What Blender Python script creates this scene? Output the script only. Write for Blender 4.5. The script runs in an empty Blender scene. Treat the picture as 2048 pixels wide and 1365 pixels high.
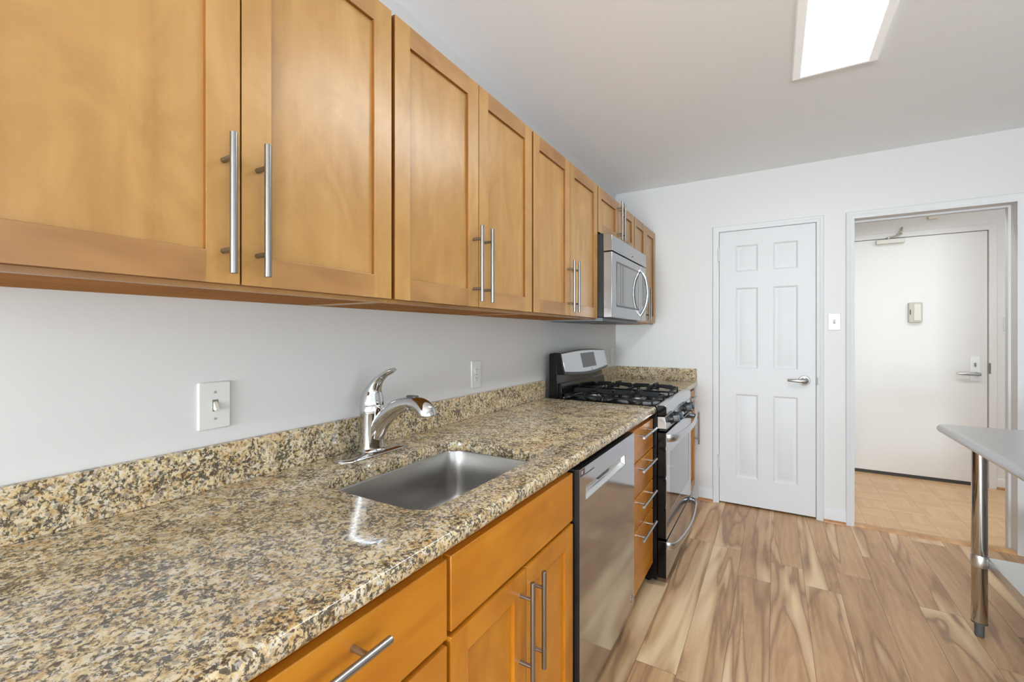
import bpy, bmesh, math, random
from mathutils import Vector, Matrix
random.seed(4)
C = bpy.context.scene
COL = C.collection
PI = math.pi

# ------------------------------------------------------------------ camera, world, lights, exposure
F_PX, YAW, HORIZON = 885.06, math.radians(30.658), 669.8
cam = bpy.data.objects.new('camera', bpy.data.cameras.new('camera'))
COL.objects.link(cam)
cam.location = (1.1698, 0.0, 1.2821)
cam.rotation_euler = (PI / 2, 0, YAW)
cam.data.sensor_width = 36.0
cam.data.lens = 36.0 * F_PX / 2048
cam.data.shift_y = (HORIZON - 682.5) / 2048
cam.data.clip_start = 0.02
C.camera = cam

C.view_settings.view_transform = 'Standard'
C.view_settings.look = 'None'
C.view_settings.exposure = 0.2
C.view_settings.gamma = 1.0
C.view_settings.use_curve_mapping = False
C.cycles.use_denoising = True
C.cycles.max_bounces = 10
C.cycles.diffuse_bounces = 6
C.cycles.glossy_bounces = 5
C.cycles.sample_clamp_indirect = 6.0
C.cycles.caustics_reflective = False
C.cycles.caustics_refractive = False

LAMP_EMIT = 19.0          # fluorescent diffuser
SIDE_FILL_W = 5.0          # fill light at an unseen, added side window
SIDE_UP_FILL_W = 17.0          # upward fill added there to brighten the ceiling
REAR_FILL_W = 80.0            # fill light at an unseen, added rear window
REAR_UP_FILL_W = 330.0  # upward fill added at the rear to lift the ceiling
HALL_W = 14.0            # entry hall ceiling lamp
world = bpy.data.worlds.new('world')
C.world = world
world.use_nodes = True
world.node_tree.nodes['Background'].inputs[0].default_value = (0.80, 0.90, 1.0, 1)
world.node_tree.nodes['Background'].inputs[1].default_value = 0.9


def area_light(name, loc, rot, sx, sy, watts, color):
    l = bpy.data.lights.new(name, 'AREA')
    l.shape = 'RECTANGLE'
    l.size, l.size_y, l.energy, l.color = sx, sy, watts, color
    o = bpy.data.objects.new(name, l)
    o.location, o.rotation_euler = loc, rot
    COL.objects.link(o)
    return o


# area lights shine along their own -z; these unseen side fills are added, facing into the room (-x)
area_light('side_fill', (2.66, -0.40, 1.50), (0, math.radians(90), 0), 1.25, 1.9, SIDE_FILL_W, (0.80, 0.92, 1.0))
area_light('side_up_fill', (2.66, -0.40, 1.20), (0, math.radians(130), 0), 0.7, 1.9, SIDE_UP_FILL_W, (0.82, 0.935, 1.0))
area_light('rear_fill', (1.35, -6.13, 1.40), (PI / 2, 0, 0), 2.0, 1.6, REAR_FILL_W, (0.80, 0.92, 1.0))  # rear fill lights, added out of view behind the camera
area_light('rear_up_fill', (1.35, -6.10, 0.95), (math.radians(112), 0, 0), 2.0, 0.9, REAR_UP_FILL_W, (0.82, 0.935, 1.0))
area_light('hall_lamp_light', (2.30, 4.00, 2.44), (0, 0, 0), 1.5, 0.25, HALL_W, (0.98, 0.98, 0.97))

# ------------------------------------------------------------------ node helpers and materials


def lin(r, g, b, a=1.0):
    f = lambda c: (c / 255 / 12.92) if c / 255 <= 0.04045 else ((c / 255 + 0.055) / 1.055) ** 2.4
    return (f(r), f(g), f(b), a)


class NT:
    def __init__(self, name):
        self.m = bpy.data.materials.new(name)
        self.m.use_nodes = True
        self.t = self.m.node_tree
        self.b = self.t.nodes['Principled BSDF']

    def n(self, typ, ins=None, **props):
        nd = self.t.nodes.new(typ)
        for k, v in props.items():
            setattr(nd, k, v)
        for k, v in (ins or {}).items():
            self.put(nd.inputs[k], v)
        return nd

    def put(self, sock, v):
        if isinstance(v, bpy.types.NodeSocket):
            self.t.links.new(v, sock)
        else:
            sock.default_value = v

    def math(self, op, a, b=0.0, c=0.0, clamp=False):
        nd = self.n('ShaderNodeMath', {0: a, 1: b, 2: c}, operation=op, use_clamp=clamp)
        return nd.outputs[0]

    def vmath(self, op, a, b=(0, 0, 0)):
        return self.n('ShaderNodeVectorMath', {0: a, 1: b}, operation=op).outputs[0]

    def coord(self, which='Object'):
        return self.n('ShaderNodeTexCoord').outputs[which]

    def noise(self, vec, scale, detail=3, rough=0.5, dist=0.0):
        nd = self.n('ShaderNodeTexNoise', {'Vector': vec, 'Scale': scale, 'Detail': detail, 'Roughness': rough, 'Distortion': dist})
        return nd.outputs[0]

    def ramp(self, fac, stops, interp='LINEAR'):
        nd = self.n('ShaderNodeValToRGB', {0: fac})
        cr = nd.color_ramp
        cr.interpolation = interp
        while len(cr.elements) < len(stops):
            cr.elements.new(0.5)
        for e, (p, c) in zip(cr.elements, stops):
            e.position = p
            e.color = c if len(c) == 4 else (*c, 1)
        return nd.outputs[0]

    def mix(self, fac, a, b, mode='MIX'):
        nd = self.n('ShaderNodeMix', data_type='RGBA', blend_type=mode)
        self.put(nd.inputs[0], fac)
        self.put(nd.inputs[6], a)
        self.put(nd.inputs[7], b)
        return nd.outputs[2]

    def bump(self, h, strength, dist=0.002):
        nd = self.n('ShaderNodeBump', {'Height': h, 'Strength': strength, 'Distance': dist})
        self.put(self.b.inputs['Normal'], nd.outputs[0])

    def set(self, **kw):
        for k, v in kw.items():
            self.put(self.b.inputs[k.replace('_', ' ')], v)
        return self.m


def flat(name, col, rough=0.5, metal=0.0, grain=0.0, **kw):
    m = NT(name)
    v = m.noise(m.coord(), 30, 2)
    c = m.mix(m.ramp(v, [(0.3, (0, 0, 0)), (0.7, (1, 1, 1))]), tuple(x * (1 - grain) for x in col[:3]) + (1,), col)
    m.set(Base_Color=c, Roughness=rough, Metallic=metal, **kw)
    return m.m


def paint(name, col, rough=0.55, bump=0.06):
    m = NT(name)
    v = m.noise(m.coord(), 220, 3)
    m.set(Base_Color=col, Roughness=rough)
    m.bump(v, bump, 0.001)
    return m.m


W_LEFT = paint('wall_paint', (0.655, 0.65, 0.645, 1))
W_CEIL = paint('ceiling_paint', (0.91, 0.94, 0.975, 1), 0.8)
W_TRIM = paint('trim_paint', (0.63, 0.635, 0.65, 1), 0.5, 0.02)
W_HALL = paint('hall_paint', (0.74, 0.73, 0.71, 1))
W_DOOR = paint('entry_door_paint', (0.74, 0.73, 0.71, 1), 0.4, 0.02)
PLASTIC = flat('white_plastic', lin(216, 216, 213), 0.3)
IVORY = flat('ivory_plastic', lin(212, 209, 198), 0.35)
BEIGE = flat('beige_plastic', lin(186, 182, 168), 0.4)
BLACK = flat('black_enamel', lin(8, 8, 9), 0.12, Specular_IOR_Level=0.3)
BLACKP = flat('black_plastic', lin(22, 22, 24), 0.4)
IRON = flat('cast_iron', lin(12, 12, 13), 0.55, Specular_IOR_Level=0.3, grain=0.3)
DARKGREY = flat('dark_grey_plastic', lin(58, 58, 62), 0.3)
RUBBER = flat('grey_rubber', lin(84, 86, 88), 0.6)
KNOBBLUE = flat('knob_blue', lin(70, 110, 150), 0.35)  # blue on the knob grip faces
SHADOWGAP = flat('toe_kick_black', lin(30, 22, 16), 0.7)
CHROME = flat('polished_chrome', (0.60, 0.60, 0.61, 1), 0.06, 1.0)
STICKER = flat('sticker_dark', lin(62, 50, 56), 0.4)
STICKTXT = flat('sticker_print', lin(214, 196, 204), 0.4)
STICKRED = flat('sticker_red_print', lin(150, 84, 96), 0.4)


def brushed(name, col, rough=0.24, axis='z', bump=0.05):
    m = NT(name)
    sc = {'x': (2, 240, 240), 'y': (240, 2, 240), 'z': (240, 240, 2)}[axis]
    v = m.vmath('MULTIPLY', m.coord(), sc)
    n = m.noise(v, 1.0, 2)
    r = m.n('ShaderNodeMapRange', {0: n, 3: rough * 0.8, 4: rough * 1.2}).outputs[0]
    c = m.mix(n, tuple(x * 0.94 for x in col[:3]) + (1,), col)
    m.set(Base_Color=c, Metallic=1.0, Roughness=r)
    m.bump(n, bump, 0.0004)
    return m.m


STEEL = brushed('stainless_steel', (0.56, 0.57, 0.59, 1), 0.2, 'y')
STEELZ = brushed('stainless_steel_upright', (0.50, 0.515, 0.54, 1), 0.10, 'z', 0.008)
STEELSINK = brushed('sink_steel', (0.50, 0.49, 0.475, 1), 0.3, 'y')
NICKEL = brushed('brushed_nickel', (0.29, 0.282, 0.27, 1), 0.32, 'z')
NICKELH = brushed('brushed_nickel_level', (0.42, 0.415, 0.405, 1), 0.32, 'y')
TABLESTEEL = brushed('table_steel', (0.62, 0.62, 0.63, 1), 0.3, 'y')
LEGSTEEL = brushed('leg_steel', (0.55, 0.545, 0.54, 1), 0.12, 'z', 0.01)
GALV = brushed('galvanised_shelf', (0.70, 0.71, 0.71, 1), 0.38, 'y')


MWSTEEL = brushed('microwave_steel', (0.43, 0.44, 0.46, 1), 0.2, 'y')


def glassy(name, col, rough):
    m = NT(name)
    n = m.noise(m.coord(), 3.0, 2)
    m.set(Base_Color=m.mix(n, tuple(x * 0.9 for x in col[:3]) + (1,), col), Roughness=rough, IOR=1.6, Specular_IOR_Level=0.8)
    m.b.inputs['Coat Weight'].default_value = 0.6
    m.b.inputs['Coat Roughness'].default_value = 0.03
    return m.m


OVENGLASS = glassy('oven_glass', lin(40, 40, 43), 0.06)
MWGLASS = glassy('microwave_glass', lin(92, 94, 98), 0.08)


def wood(name, axis, dark, mid, light, rough=0.32):
    m = NT(name)
    info = m.n('ShaderNodeObjectInfo').outputs['Random']
    off = m.vmath('MULTIPLY', m.n('ShaderNodeCombineXYZ', {0: info, 1: info, 2: info}).outputs[0], (17.0, 23.0, 31.0))
    p = m.vmath('ADD', m.coord(), off)
    g = {'z': (7.0, 7.0, 1.1), 'y': (7.0, 1.1, 7.0)}[axis]
    f = {'z': (120.0, 120.0, 4.0), 'y': (120.0, 4.0, 120.0)}[axis]
    broad = m.noise(m.vmath('MULTIPLY', p, g), 1.3, 3, 0.5, 1.2)
    cloud = m.noise(m.vmath('MULTIPLY', p, {'z': (1.0, 1.0, 0.55), 'y': (1.0, 0.55, 1.0)}[axis]), 7.5, {'z': 5, 'y': 2}[axis], 0.6, {'z': 1.5, 'y': 0.6}[axis])
    fine = m.noise(m.vmath('MULTIPLY', p, f), 1.0, 4, 0.65)
    v = m.math('ADD', m.math('MULTIPLY', broad, 0.40), m.math('MULTIPLY', cloud, 0.46))
    v = m.math('ADD', v, m.math('MULTIPLY', fine, {'z': 0.08, 'y': 0.03}[axis]))
    c = m.ramp(v, [(0.33, dark), (0.50, mid), (0.67, light)])
    rr = m.n('ShaderNodeMapRange', {0: fine, 3: rough * 0.96, 4: rough * 1.04}).outputs[0]
    m.set(Base_Color=c, Roughness=rr, Specular_IOR_Level=0.55)
    m.bump(fine, 0.004, 0.0004)
    return m.m


WD, WM, WL = lin(160, 117, 62), lin(178, 135, 77), lin(192, 152, 95)
MAPLE_V = wood('maple_upright_grain', 'z', WD, WM, WL)
MAPLE_H = wood('maple_level_grain', 'y', lin(140, 98, 54), lin(168, 125, 74), lin(186, 144, 92))
BD, BM, BL = lin(172, 104, 22), lin(192, 124, 32), lin(204, 140, 48)
MAPLEB_V = wood('base_maple_upright_grain', 'z', BD, BM, BL, 0.28)
MAPLEB_H = wood('base_maple_level_grain', 'y', BD, BM, BL, 0.28)
OAKTRIM = wood('oak_quarter_round', 'y', lin(150, 98, 54), lin(176, 122, 74), lin(190, 138, 88), 0.4)


EDGE = wood('maple_shaded_edge', 'z', lin(112, 66, 20), lin(132, 80, 26), lin(148, 94, 36), 0.45)  # shade of the upper doors' recesses and edges painted in as darker wood
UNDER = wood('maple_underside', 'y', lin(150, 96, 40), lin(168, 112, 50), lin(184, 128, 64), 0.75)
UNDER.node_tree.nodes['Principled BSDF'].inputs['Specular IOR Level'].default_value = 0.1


def granite():
    m = NT('granite')
    p = m.coord('Object')
    warp = m.n('ShaderNodeTexNoise', {'Vector': p, 'Scale': 55.0, 'Detail': 3.0}).outputs['Color']
    pw = m.vmath('ADD', p, m.vmath('MULTIPLY', warp, (0.016, 0.016, 0.016)))
    big = m.noise(p, 11.0, 4, 0.6)
    mid = m.noise(pw, 85.0, 5, 0.66)
    base = m.ramp(mid, [(0.32, lin(128, 100, 62)), (0.43, lin(190, 163, 118)), (0.53, lin(216, 197, 159)), (0.66, lin(216, 207, 188))])
    gold = m.ramp(big, [(0.46, (0, 0, 0)), (0.66, (1, 1, 1))])
    base = m.mix(m.math('MULTIPLY', gold, 0.36), base, lin(182, 136, 70))
    # grey and white crystals
    vor = m.n('ShaderNodeTexVoronoi', {'Vector': pw, 'Scale': 150.0, 'Randomness': 1.0})
    cell = m.n('ShaderNodeSeparateColor', {0: vor.outputs['Color']}).outputs
    base = m.mix(m.math('MULTIPLY', m.ramp(cell[0], [(0.80, (0, 0, 0)), (0.90, (1, 1, 1))]), 0.6), base, lin(212, 208, 198))
    base = m.mix(m.math('MULTIPLY', m.ramp(cell[1], [(0.72, (0, 0, 0)), (0.9, (1, 1, 1))]), 0.7), base, lin(132, 126, 116))
    # black and brown flecks, clustered by the broad noise
    fl = m.noise(pw, 138.0, 4, 0.7, 0.2)
    clus = m.noise(m.vmath('ADD', p, (3.1, 1.7, 0.4)), 22.0, 3, 0.6)
    thr = m.math('ADD', fl, m.math('MULTIPLY', m.math('SUBTRACT', clus, 0.5), 0.40))
    base = m.mix(m.math('MULTIPLY', m.ramp(thr, [(0.505, (0, 0, 0)), (0.565, (1, 1, 1))]), 0.88), base, lin(56, 53, 48))
    br = m.noise(m.vmath('ADD', pw, (7.3, 2.2, 5.1)), 140.0, 3, 0.6)
    base = m.mix(m.math('MULTIPLY', m.ramp(br, [(0.60, (0, 0, 0)), (0.66, (1, 1, 1))]), 0.85), base, lin(88, 56, 36))
    m.set(Base_Color=base, Roughness=0.13, Specular_IOR_Level=0.6)
    return m.m


GRANITE = granite()


def plank_floor():
    m = NT('laminate_planks')
    p = m.coord('Object')
    s = m.n('ShaderNodeSeparateXYZ', {0: p}).outputs
    W, L = 0.151, 1.22
    u = m.math('DIVIDE', m.math('SUBTRACT', s[0], 1.002 - 10 * W), W)
    col = m.math('FLOOR', u)
    rnd = m.n('ShaderNodeTexWhiteNoise', {'W': col}, noise_dimensions='1D').outputs[0]
    v = m.math('ADD', m.math('DIVIDE', s[1], L), m.math('MULTIPLY', rnd, 7.0))
    row = m.math('FLOOR', v)
    idv = m.n('ShaderNodeCombineXYZ', {0: col, 1: row, 2: 0.0}).outputs[0]
    pr = m.n('ShaderNodeTexWhiteNoise', {'Vector': idv}, noise_dimensions='3D')
    prc = pr.outputs['Color']
    off = m.vmath('MULTIPLY', prc, (9.0, 13.0, 5.0))
    q = m.vmath('ADD', m.vmath('MULTIPLY', p, (5.5, 0.95, 1.0)), off)
    swirl = m.noise(q, 1.0, 3, 0.5, 1.2)
    q2 = m.vmath('ADD', m.vmath('MULTIPLY', p, (80.0, 2.6, 1.0)), off)
    grain = m.noise(q2, 1.0, 5, 0.6, 0.8)
    q3 = m.vmath('ADD', m.vmath('MULTIPLY', p, (6.0, 0.60, 1.0)), m.vmath('MULTIPLY', off, (2.0, 2.0, 1.0)))
    sap = m.noise(q3, 1.0, 2, 0.5, 0.9)
    rings = m.n('ShaderNodeTexWave', {'Vector': q, 'Scale': 1.6, 'Distortion': 9.0, 'Detail': 3.0, 'Detail Scale': 1.2}).outputs[1]
    tone = m.math('ADD', m.math('MULTIPLY', swirl, 0.68), m.math('MULTIPLY', grain, 0.20))
    tone = m.math('ADD', tone, m.math('MULTIPLY', rings, 0.06))
    lines = m.math('MULTIPLY', m.math('SINE', m.math('MULTIPLY', swirl, 95.0)), m.ramp(grain, [(0.35, (0, 0, 0)), (0.7, (1, 1, 1))]))
    tone = m.math('ADD', tone, m.math('MULTIPLY', lines, 0.05))
    tone = m.math('ADD', tone, 0.03)
    c = m.ramp(tone, [(0.30, lin(150, 112, 78)), (0.44, lin(180, 140, 102)), (0.58, lin(196, 158, 118)), (0.74, lin(212, 178, 138))])
    c = m.mix(m.math('MULTIPLY', m.ramp(sap, [(0.54, (0, 0, 0)), (0.64, (1, 1, 1))]), 0.9), c, lin(230, 204, 164))
    edge = m.ramp(sap, [(0.495, (0, 0, 0)), (0.525, (1, 1, 1)), (0.55, (0, 0, 0))])
    c = m.mix(m.math('MULTIPLY', edge, m.math('MULTIPLY', swirl, 1.0)), c, lin(104, 78, 60))
    ptone = m.n('ShaderNodeMapRange', {0: pr.outputs['Value'], 3: 0.96, 4: 1.16}).outputs[0]
    c = m.mix(1.0, c, m.n('ShaderNodeCombineColor', {0: ptone, 1: ptone, 2: ptone}).outputs[0], 'MULTIPLY')
    fu = m.math('FRACT', u)
    fv = m.math('FRACT', v)
    eu = m.math('MINIMUM', fu, m.math('SUBTRACT', 1.0, fu))
    ev = m.math('MINIMUM', fv, m.math('SUBTRACT', 1.0, fv))
    gap = m.math('MINIMUM', m.math('MULTIPLY', eu, W), m.math('MULTIPLY', ev, L))
    g = m.math('LESS_THAN', gap, 0.0009)
    c = m.mix(m.math('MULTIPLY', g, 0.75), c, lin(70, 50, 38))
    m.set(Base_Color=c, Roughness=m.n('ShaderNodeMapRange', {0: grain, 3: 0.30, 4: 0.42}).outputs[0])
    m.bump(m.math('SUBTRACT', grain, m.math('MULTIPLY', g, 2.0)), 0.08, 0.001)
    return m.m


def parquet_floor():
    m = NT('oak_parquet')
    p = m.coord('Object')
    s = m.n('ShaderNodeSeparateXYZ', {0: p}).outputs
    T = 0.19
    u = m.math('DIVIDE', m.math('SUBTRACT', s[0], 0.0), T)
    v = m.math('DIVIDE', s[1], T)
    iu, iv = m.math('FLOOR', u), m.math('FLOOR', v)
    par = m.math('FLOORED_MODULO', m.math('ADD', iu, iv), 2.0)
    fu, fv = m.math('FRACT', u), m.math('FRACT', v)
    across = m.math('ADD', m.math('MULTIPLY', fu, par), m.math('MULTIPLY', fv, m.math('SUBTRACT', 1.0, par)))
    fing = m.math('MULTIPLY', across, 5.0)
    idv = m.n('ShaderNodeCombineXYZ', {0: iu, 1: iv, 2: m.math('FLOOR', fing)}).outputs[0]
    pr = m.n('ShaderNodeTexWhiteNoise', {'Vector': idv}, noise_dimensions='3D').outputs
    a = m.vmath('MULTIPLY', p, (90.0, 6.0, 1.0))
    b = m.vmath('MULTIPLY', p, (6.0, 90.0, 1.0))
    nd = m.n('ShaderNodeMix', data_type='VECTOR')
    m.put(nd.inputs[0], par)
    m.put(nd.inputs[4], b)
    m.put(nd.inputs[5], a)
    gr = m.noise(m.vmath('ADD', nd.outputs[1], m.vmath('MULTIPLY', pr[1], (20, 20, 20))), 1.0, 4, 0.6)
    tone = m.math('ADD', m.math('MULTIPLY', gr, 0.6), m.math('MULTIPLY', pr[0], 0.22))
    c = m.ramp(tone, [(0.2, lin(204, 162, 116)), (0.5, lin(220, 182, 136)), (0.8, lin(230, 196, 152))])
    eu = m.math('MINIMUM', fu, m.math('SUBTRACT', 1.0, fu))
    ev = m.math('MINIMUM', fv, m.math('SUBTRACT', 1.0, fv))
    g = m.math('LESS_THAN', m.math('MINIMUM', eu, ev), 0.006)
    ff = m.math('FRACT', fing)
    g2 = m.math('LESS_THAN', m.math('MINIMUM', ff, m.math('SUBTRACT', 1.0, ff)), 0.02)
    c = m.mix(m.math('MULTIPLY', g, 0.55), c, lin(110, 76, 46))
    c = m.mix(m.math('MULTIPLY', g2, 0.12), c, lin(120, 84, 50))
    m.set(Base_Color=c, Roughness=0.34)
    return m.m


PLANKS, PARQUET = plank_floor(), parquet_floor()


def emitter(name, col, strength):
    m = NT(name)
    m.set(Base_Color=(0.9, 0.9, 0.9, 1), Emission_Color=col, Emission_Strength=strength, Roughness=0.4)
    return m.m


DIFFUSER = emitter('lamp_diffuser', (0.90, 0.965, 1.0, 1), LAMP_EMIT)

FRAME_GLOW = emitter('lamp_frame_glow', (0.95, 0.98, 1.0, 1), 0.17)  # faint glow added to the white frame so it looks lit

# ------------------------------------------------------------------ mesh builder


class MB:
    def __init__(self):
        self.v, self.f, self.mi = [], [], []

    def add(self, vs, fs, mat=0):
        o = len(self.v)
        self.v += [Vector(p) for p in vs]
        self.f += [[i + o for i in f] for f in fs]
        self.mi += [mat] * len(fs)
        return self

    def box(self, x0, x1, y0, y1, z0, z1, mat=0):
        vs = [(x, y, z) for x in (x0, x1) for y in (y0, y1) for z in (z0, z1)]
        return self.add(vs, [(0, 1, 3, 2), (4, 6, 7, 5), (0, 4, 5, 1), (2, 3, 7, 6), (0, 2, 6, 4), (1, 5, 7, 3)], mat)

    def prism(self, poly, axis, a0, a1, mat=0):
        """poly: 2-D points in the other two axes (in x,y,z order) pulled from a0 to a1 along axis."""
        def at(p, a):
            return {'x': (a, p[0], p[1]), 'y': (p[0], a, p[1]), 'z': (p[0], p[1], a)}[axis]
        n = len(poly)
        vs = [at(p, a0) for p in poly] + [at(p, a1) for p in poly]
        fs = [list(range(n)), list(range(n, 2 * n))] + [(i, (i + 1) % n, n + (i + 1) % n, n + i) for i in range(n)]
        return self.add(vs, fs, mat)

    def loft(self, loops, cap0=True, cap1=True, mat=0, closed=True):
        n = len(loops[0])
        vs = [p for l in loops for p in l]
        fs = []
        for k in range(len(loops) - 1):
            for i in range(n if closed else n - 1):
                j = (i + 1) % n
                fs.append((k * n + i, k * n + j, (k + 1) * n + j, (k + 1) * n + i))
        if cap0:
            fs.append(list(range(n)))
        if cap1:
            fs.append(list(range((len(loops) - 1) * n, len(loops) * n)))
        return self.add(vs, fs, mat)

    def tube(self, pts, radii, n=16, mat=0, side=None, flat_=1.0):
        """round tube along pts; side: fixed sideways axis, flat_: radius factor along it."""
        pts = [Vector(p) for p in pts]
        if not hasattr(radii, '__len__'):
            radii = [radii] * len(pts)
        loops = []
        ref = Vector(side) if side else None
        for i, p in enumerate(pts):
            t = (pts[min(i + 1, len(pts) - 1)] - pts[max(i - 1, 0)]).normalized()
            if ref is None:
                ref = t.orthogonal().normalized()
            a = (ref - t * ref.dot(t)).normalized()
            b = t.cross(a)
            if side is None:
                ref = a
            fl = flat_[i] if hasattr(flat_, '__len__') else flat_
            loops.append([p + a * math.cos(2 * PI * k / n) * radii[i] * fl + b * math.sin(2 * PI * k / n) * radii[i] for k in range(n)])
        return self.loft(loops, mat=mat)

    def lathe(self, prof, origin, axis='z', n=32, mat=0):
        o = Vector(origin)
        loops = []
        for r, h in prof:
            l = []
            for k in range(n):
                c, s = math.cos(2 * PI * k / n) * r, math.sin(2 * PI * k / n) * r
                l.append(o + Vector({'z': (c, s, h), 'x': (h, c, s), 'y': (c, h, s)}[axis]))
            loops.append(l)
        return self.loft(loops, mat=mat)

    def build(self, name, mats, parent=None, bevel=0.0, seg=2, smooth=40, origin=None):
        o_ = Vector(parent['base']) if parent is not None and 'base' in parent else Vector(origin or (0, 0, 0))
        if parent is not None:
            for anc in (parent,):
                o_ = Vector(WORLD.get(anc.name, (0, 0, 0)))
        me = bpy.data.meshes.new(name)
        me.from_pydata([tuple(p - o_) for p in self.v], [], self.f)
        bm = bmesh.new()
        bm.from_mesh(me)
        bmesh.ops.recalc_face_normals(bm, faces=bm.faces)
        bm.to_mesh(me)
        bm.free()
        mats = mats if isinstance(mats, (list, tuple)) else [mats]
        for m in mats:
            me.materials.append(m)
        for p, k in zip(me.polygons, self.mi):
            p.material_index = k
            p.use_smooth = True
        me.set_sharp_from_angle(angle=math.radians(smooth))
        ob = bpy.data.objects.new(name, me)
        COL.objects.link(ob)
        if parent is not None:
            ob.parent = parent
            WORLD[ob.name] = o_
        else:
            ob.location = o_
            WORLD[ob.name] = o_
        if bevel:
            b = ob.modifiers.new('edge', 'BEVEL')
            b.width, b.segments, b.limit_method, b.angle_limit = bevel, seg, 'ANGLE', math.radians(50)
            b.harden_normals = False
        return ob


WORLD = {}


def thing(name, label, cat, loc=(0, 0, 0), group=None):
    o = bpy.data.objects.new(name, None)
    COL.objects.link(o)
    o.location = loc
    o.empty_display_size = 0.1
    WORLD[o.name] = Vector(loc)
    tag(o, label, cat, group)
    return o


def tag(o, label, cat, group=None, kind=None):
    o['label'], o['category'] = label, cat
    if group:
        o['group'] = group
    if kind:
        o['kind'] = kind
    return o


def struct(o, label=None, cat=None):
    o['kind'] = 'structure'
    if label:
        o['label'], o['category'] = label, cat
    return o


def rrect(x0, x1, y0, y1, r, n=8):
    pts = []
    for cx, cy, a in ((x1 - r, y1 - r, 0), (x0 + r, y1 - r, 90), (x0 + r, y0 + r, 180), (x1 - r, y0 + r, 270)):
        for k in range(n + 1):
            t = math.radians(a + 90 * k / n)
            pts.append((cx + r * math.cos(t), cy + r * math.sin(t)))
    return pts


def bez(p0, p1, p2, p3, n=12):
    r = []
    for i in range(n + 1):
        t = i / n
        r.append(tuple((1 - t) ** 3 * a + 3 * (1 - t) ** 2 * t * b + 3 * (1 - t) * t * t * c + t ** 3 * d for a, b, c, d in zip(p0, p1, p2, p3)))
    return r


def spline(ctrl, n=6):
    """Catmull-Rom through points of any dimension."""
    out = []
    P = [ctrl[0]] + list(ctrl) + [ctrl[-1]]
    for i in range(1, len(P) - 2):
        for k in range(n):
            t = k / n
            out.append(tuple(0.5 * (2 * b + (c - a) * t + (2 * a - 5 * b + 4 * c - d) * t * t + (3 * b - a - 3 * c + d) * t ** 3)
                             for a, b, c, d in zip(P[i - 1], P[i], P[i + 1], P[i + 2])))
    out.append(tuple(ctrl[-1]))
    return out


def text_mesh(body, size, name, mat, parent, mtx, extrude=0.0003):
    cu = bpy.data.curves.new(name, 'FONT')
    cu.body, cu.size, cu.extrude = body, size, extrude
    cu.align_x, cu.align_y = 'CENTER', 'CENTER'
    tmp = bpy.data.objects.new('tmp', cu)
    COL.objects.link(tmp)
    bpy.context.view_layer.update()
    me = bpy.data.meshes.new_from_object(tmp.evaluated_get(bpy.context.evaluated_depsgraph_get()))
    bpy.data.objects.remove(tmp)
    me.transform(Matrix.Translation(-WORLD[parent.name]) @ mtx)
    me.materials.clear()
    me.materials.append(mat)
    me.name = name
    ob = bpy.data.objects.new(name, me)
    COL.objects.link(ob)
    ob.parent = parent
    WORLD[ob.name] = WORLD[parent.name]
    return ob


FACE_X = Matrix(((0, 0, 1, 0), (1, 0, 0, 0), (0, 1, 0, 0), (0, 0, 0, 1)))   # text in the y-z plane, read from +x

# ------------------------------------------------------------------ the room
YB, YF, XR, H = -6.20, 3.719, 2.62, 2.484       # back wall, far wall, side wall, ceiling
HX0, HX1, HY = 0.9, 3.6, 5.222                    # entry hall
OX0, OX1, OZ, WT = 1.630, 2.386, 2.058, 0.131     # opening to the hall, wall thickness
DX0, DX1, DZ = 0.806, 1.420, 2.062                # closet door opening

struct(MB().box(-0.12, XR + 0.12, YB - 0.12, YF + 0.06, -0.12, 0).build('floor', PLANKS), 'brown plank laminate kitchen floor with pale streaks', 'floor')
struct(MB().box(HX0, HX1, YF + 0.06, HY + 0.1, -0.12, 0).build('floor_hall', PARQUET), 'light oak parquet floor of the entry hall', 'floor')
struct(MB().box(-0.12, XR + 0.12, YB - 0.12, YF + WT, H, H + 0.1).build('ceiling', W_CEIL), 'plain white kitchen ceiling', 'ceiling')
struct(MB().box(HX0, HX1, YF + WT, HY + 0.1, H, H + 0.1).build('ceiling_hall', W_CEIL), 'white ceiling of the entry hall', 'ceiling')
struct(MB().box(-0.12, 0, YB - 0.12, YF, 0, H).build('wall_left', W_LEFT), 'white wall behind the cabinets and sink', 'wall')
def wall_with_holes(name, x0, x1, y0, y1, z1, holes, mat, z0=0, swap=False):
    """wall in the x-z plane as one connected mesh; holes: (x0,x1,z0,z1)."""
    xs = sorted({x0, x1, *[h[0] for h in holes], *[h[1] for h in holes]})
    zs = sorted({z0, z1, *[h[2] for h in holes], *[h[3] for h in holes]})
    solid = {}
    for i in range(len(xs) - 1):
        for k in range(len(zs) - 1):
            cx, cz = (xs[i] + xs[i + 1]) / 2, (zs[k] + zs[k + 1]) / 2
            solid[i, k] = not any(h[0] < cx < h[1] and h[2] < cz < h[3] for h in holes)
    idx, vs, fs = {}, [], []

    def V(i, k, s):
        if (i, k, s) not in idx:
            idx[i, k, s] = len(vs)
            vs.append((xs[i], y1 if s else y0, zs[k]))
        return idx[i, k, s]
    for (i, k), on in solid.items():
        if not on:
            continue
        for s in (0, 1):
            fs.append((V(i, k, s), V(i + 1, k, s), V(i + 1, k + 1, s), V(i, k + 1, s)))
        for di, dk, a, b in ((-1, 0, (i, k), (i, k + 1)), (1, 0, (i + 1, k), (i + 1, k + 1)), (0, -1, (i, k), (i + 1, k)), (0, 1, (i, k + 1), (i + 1, k + 1))):
            if not solid.get((i + di, k + dk), False):
                fs.append((V(*a, 0), V(*b, 0), V(*b, 1), V(*a, 1)))
    m = MB()
    m.add([(p[1], p[0], p[2]) for p in vs] if swap else vs, fs)
    return m.build(name, mat)


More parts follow.
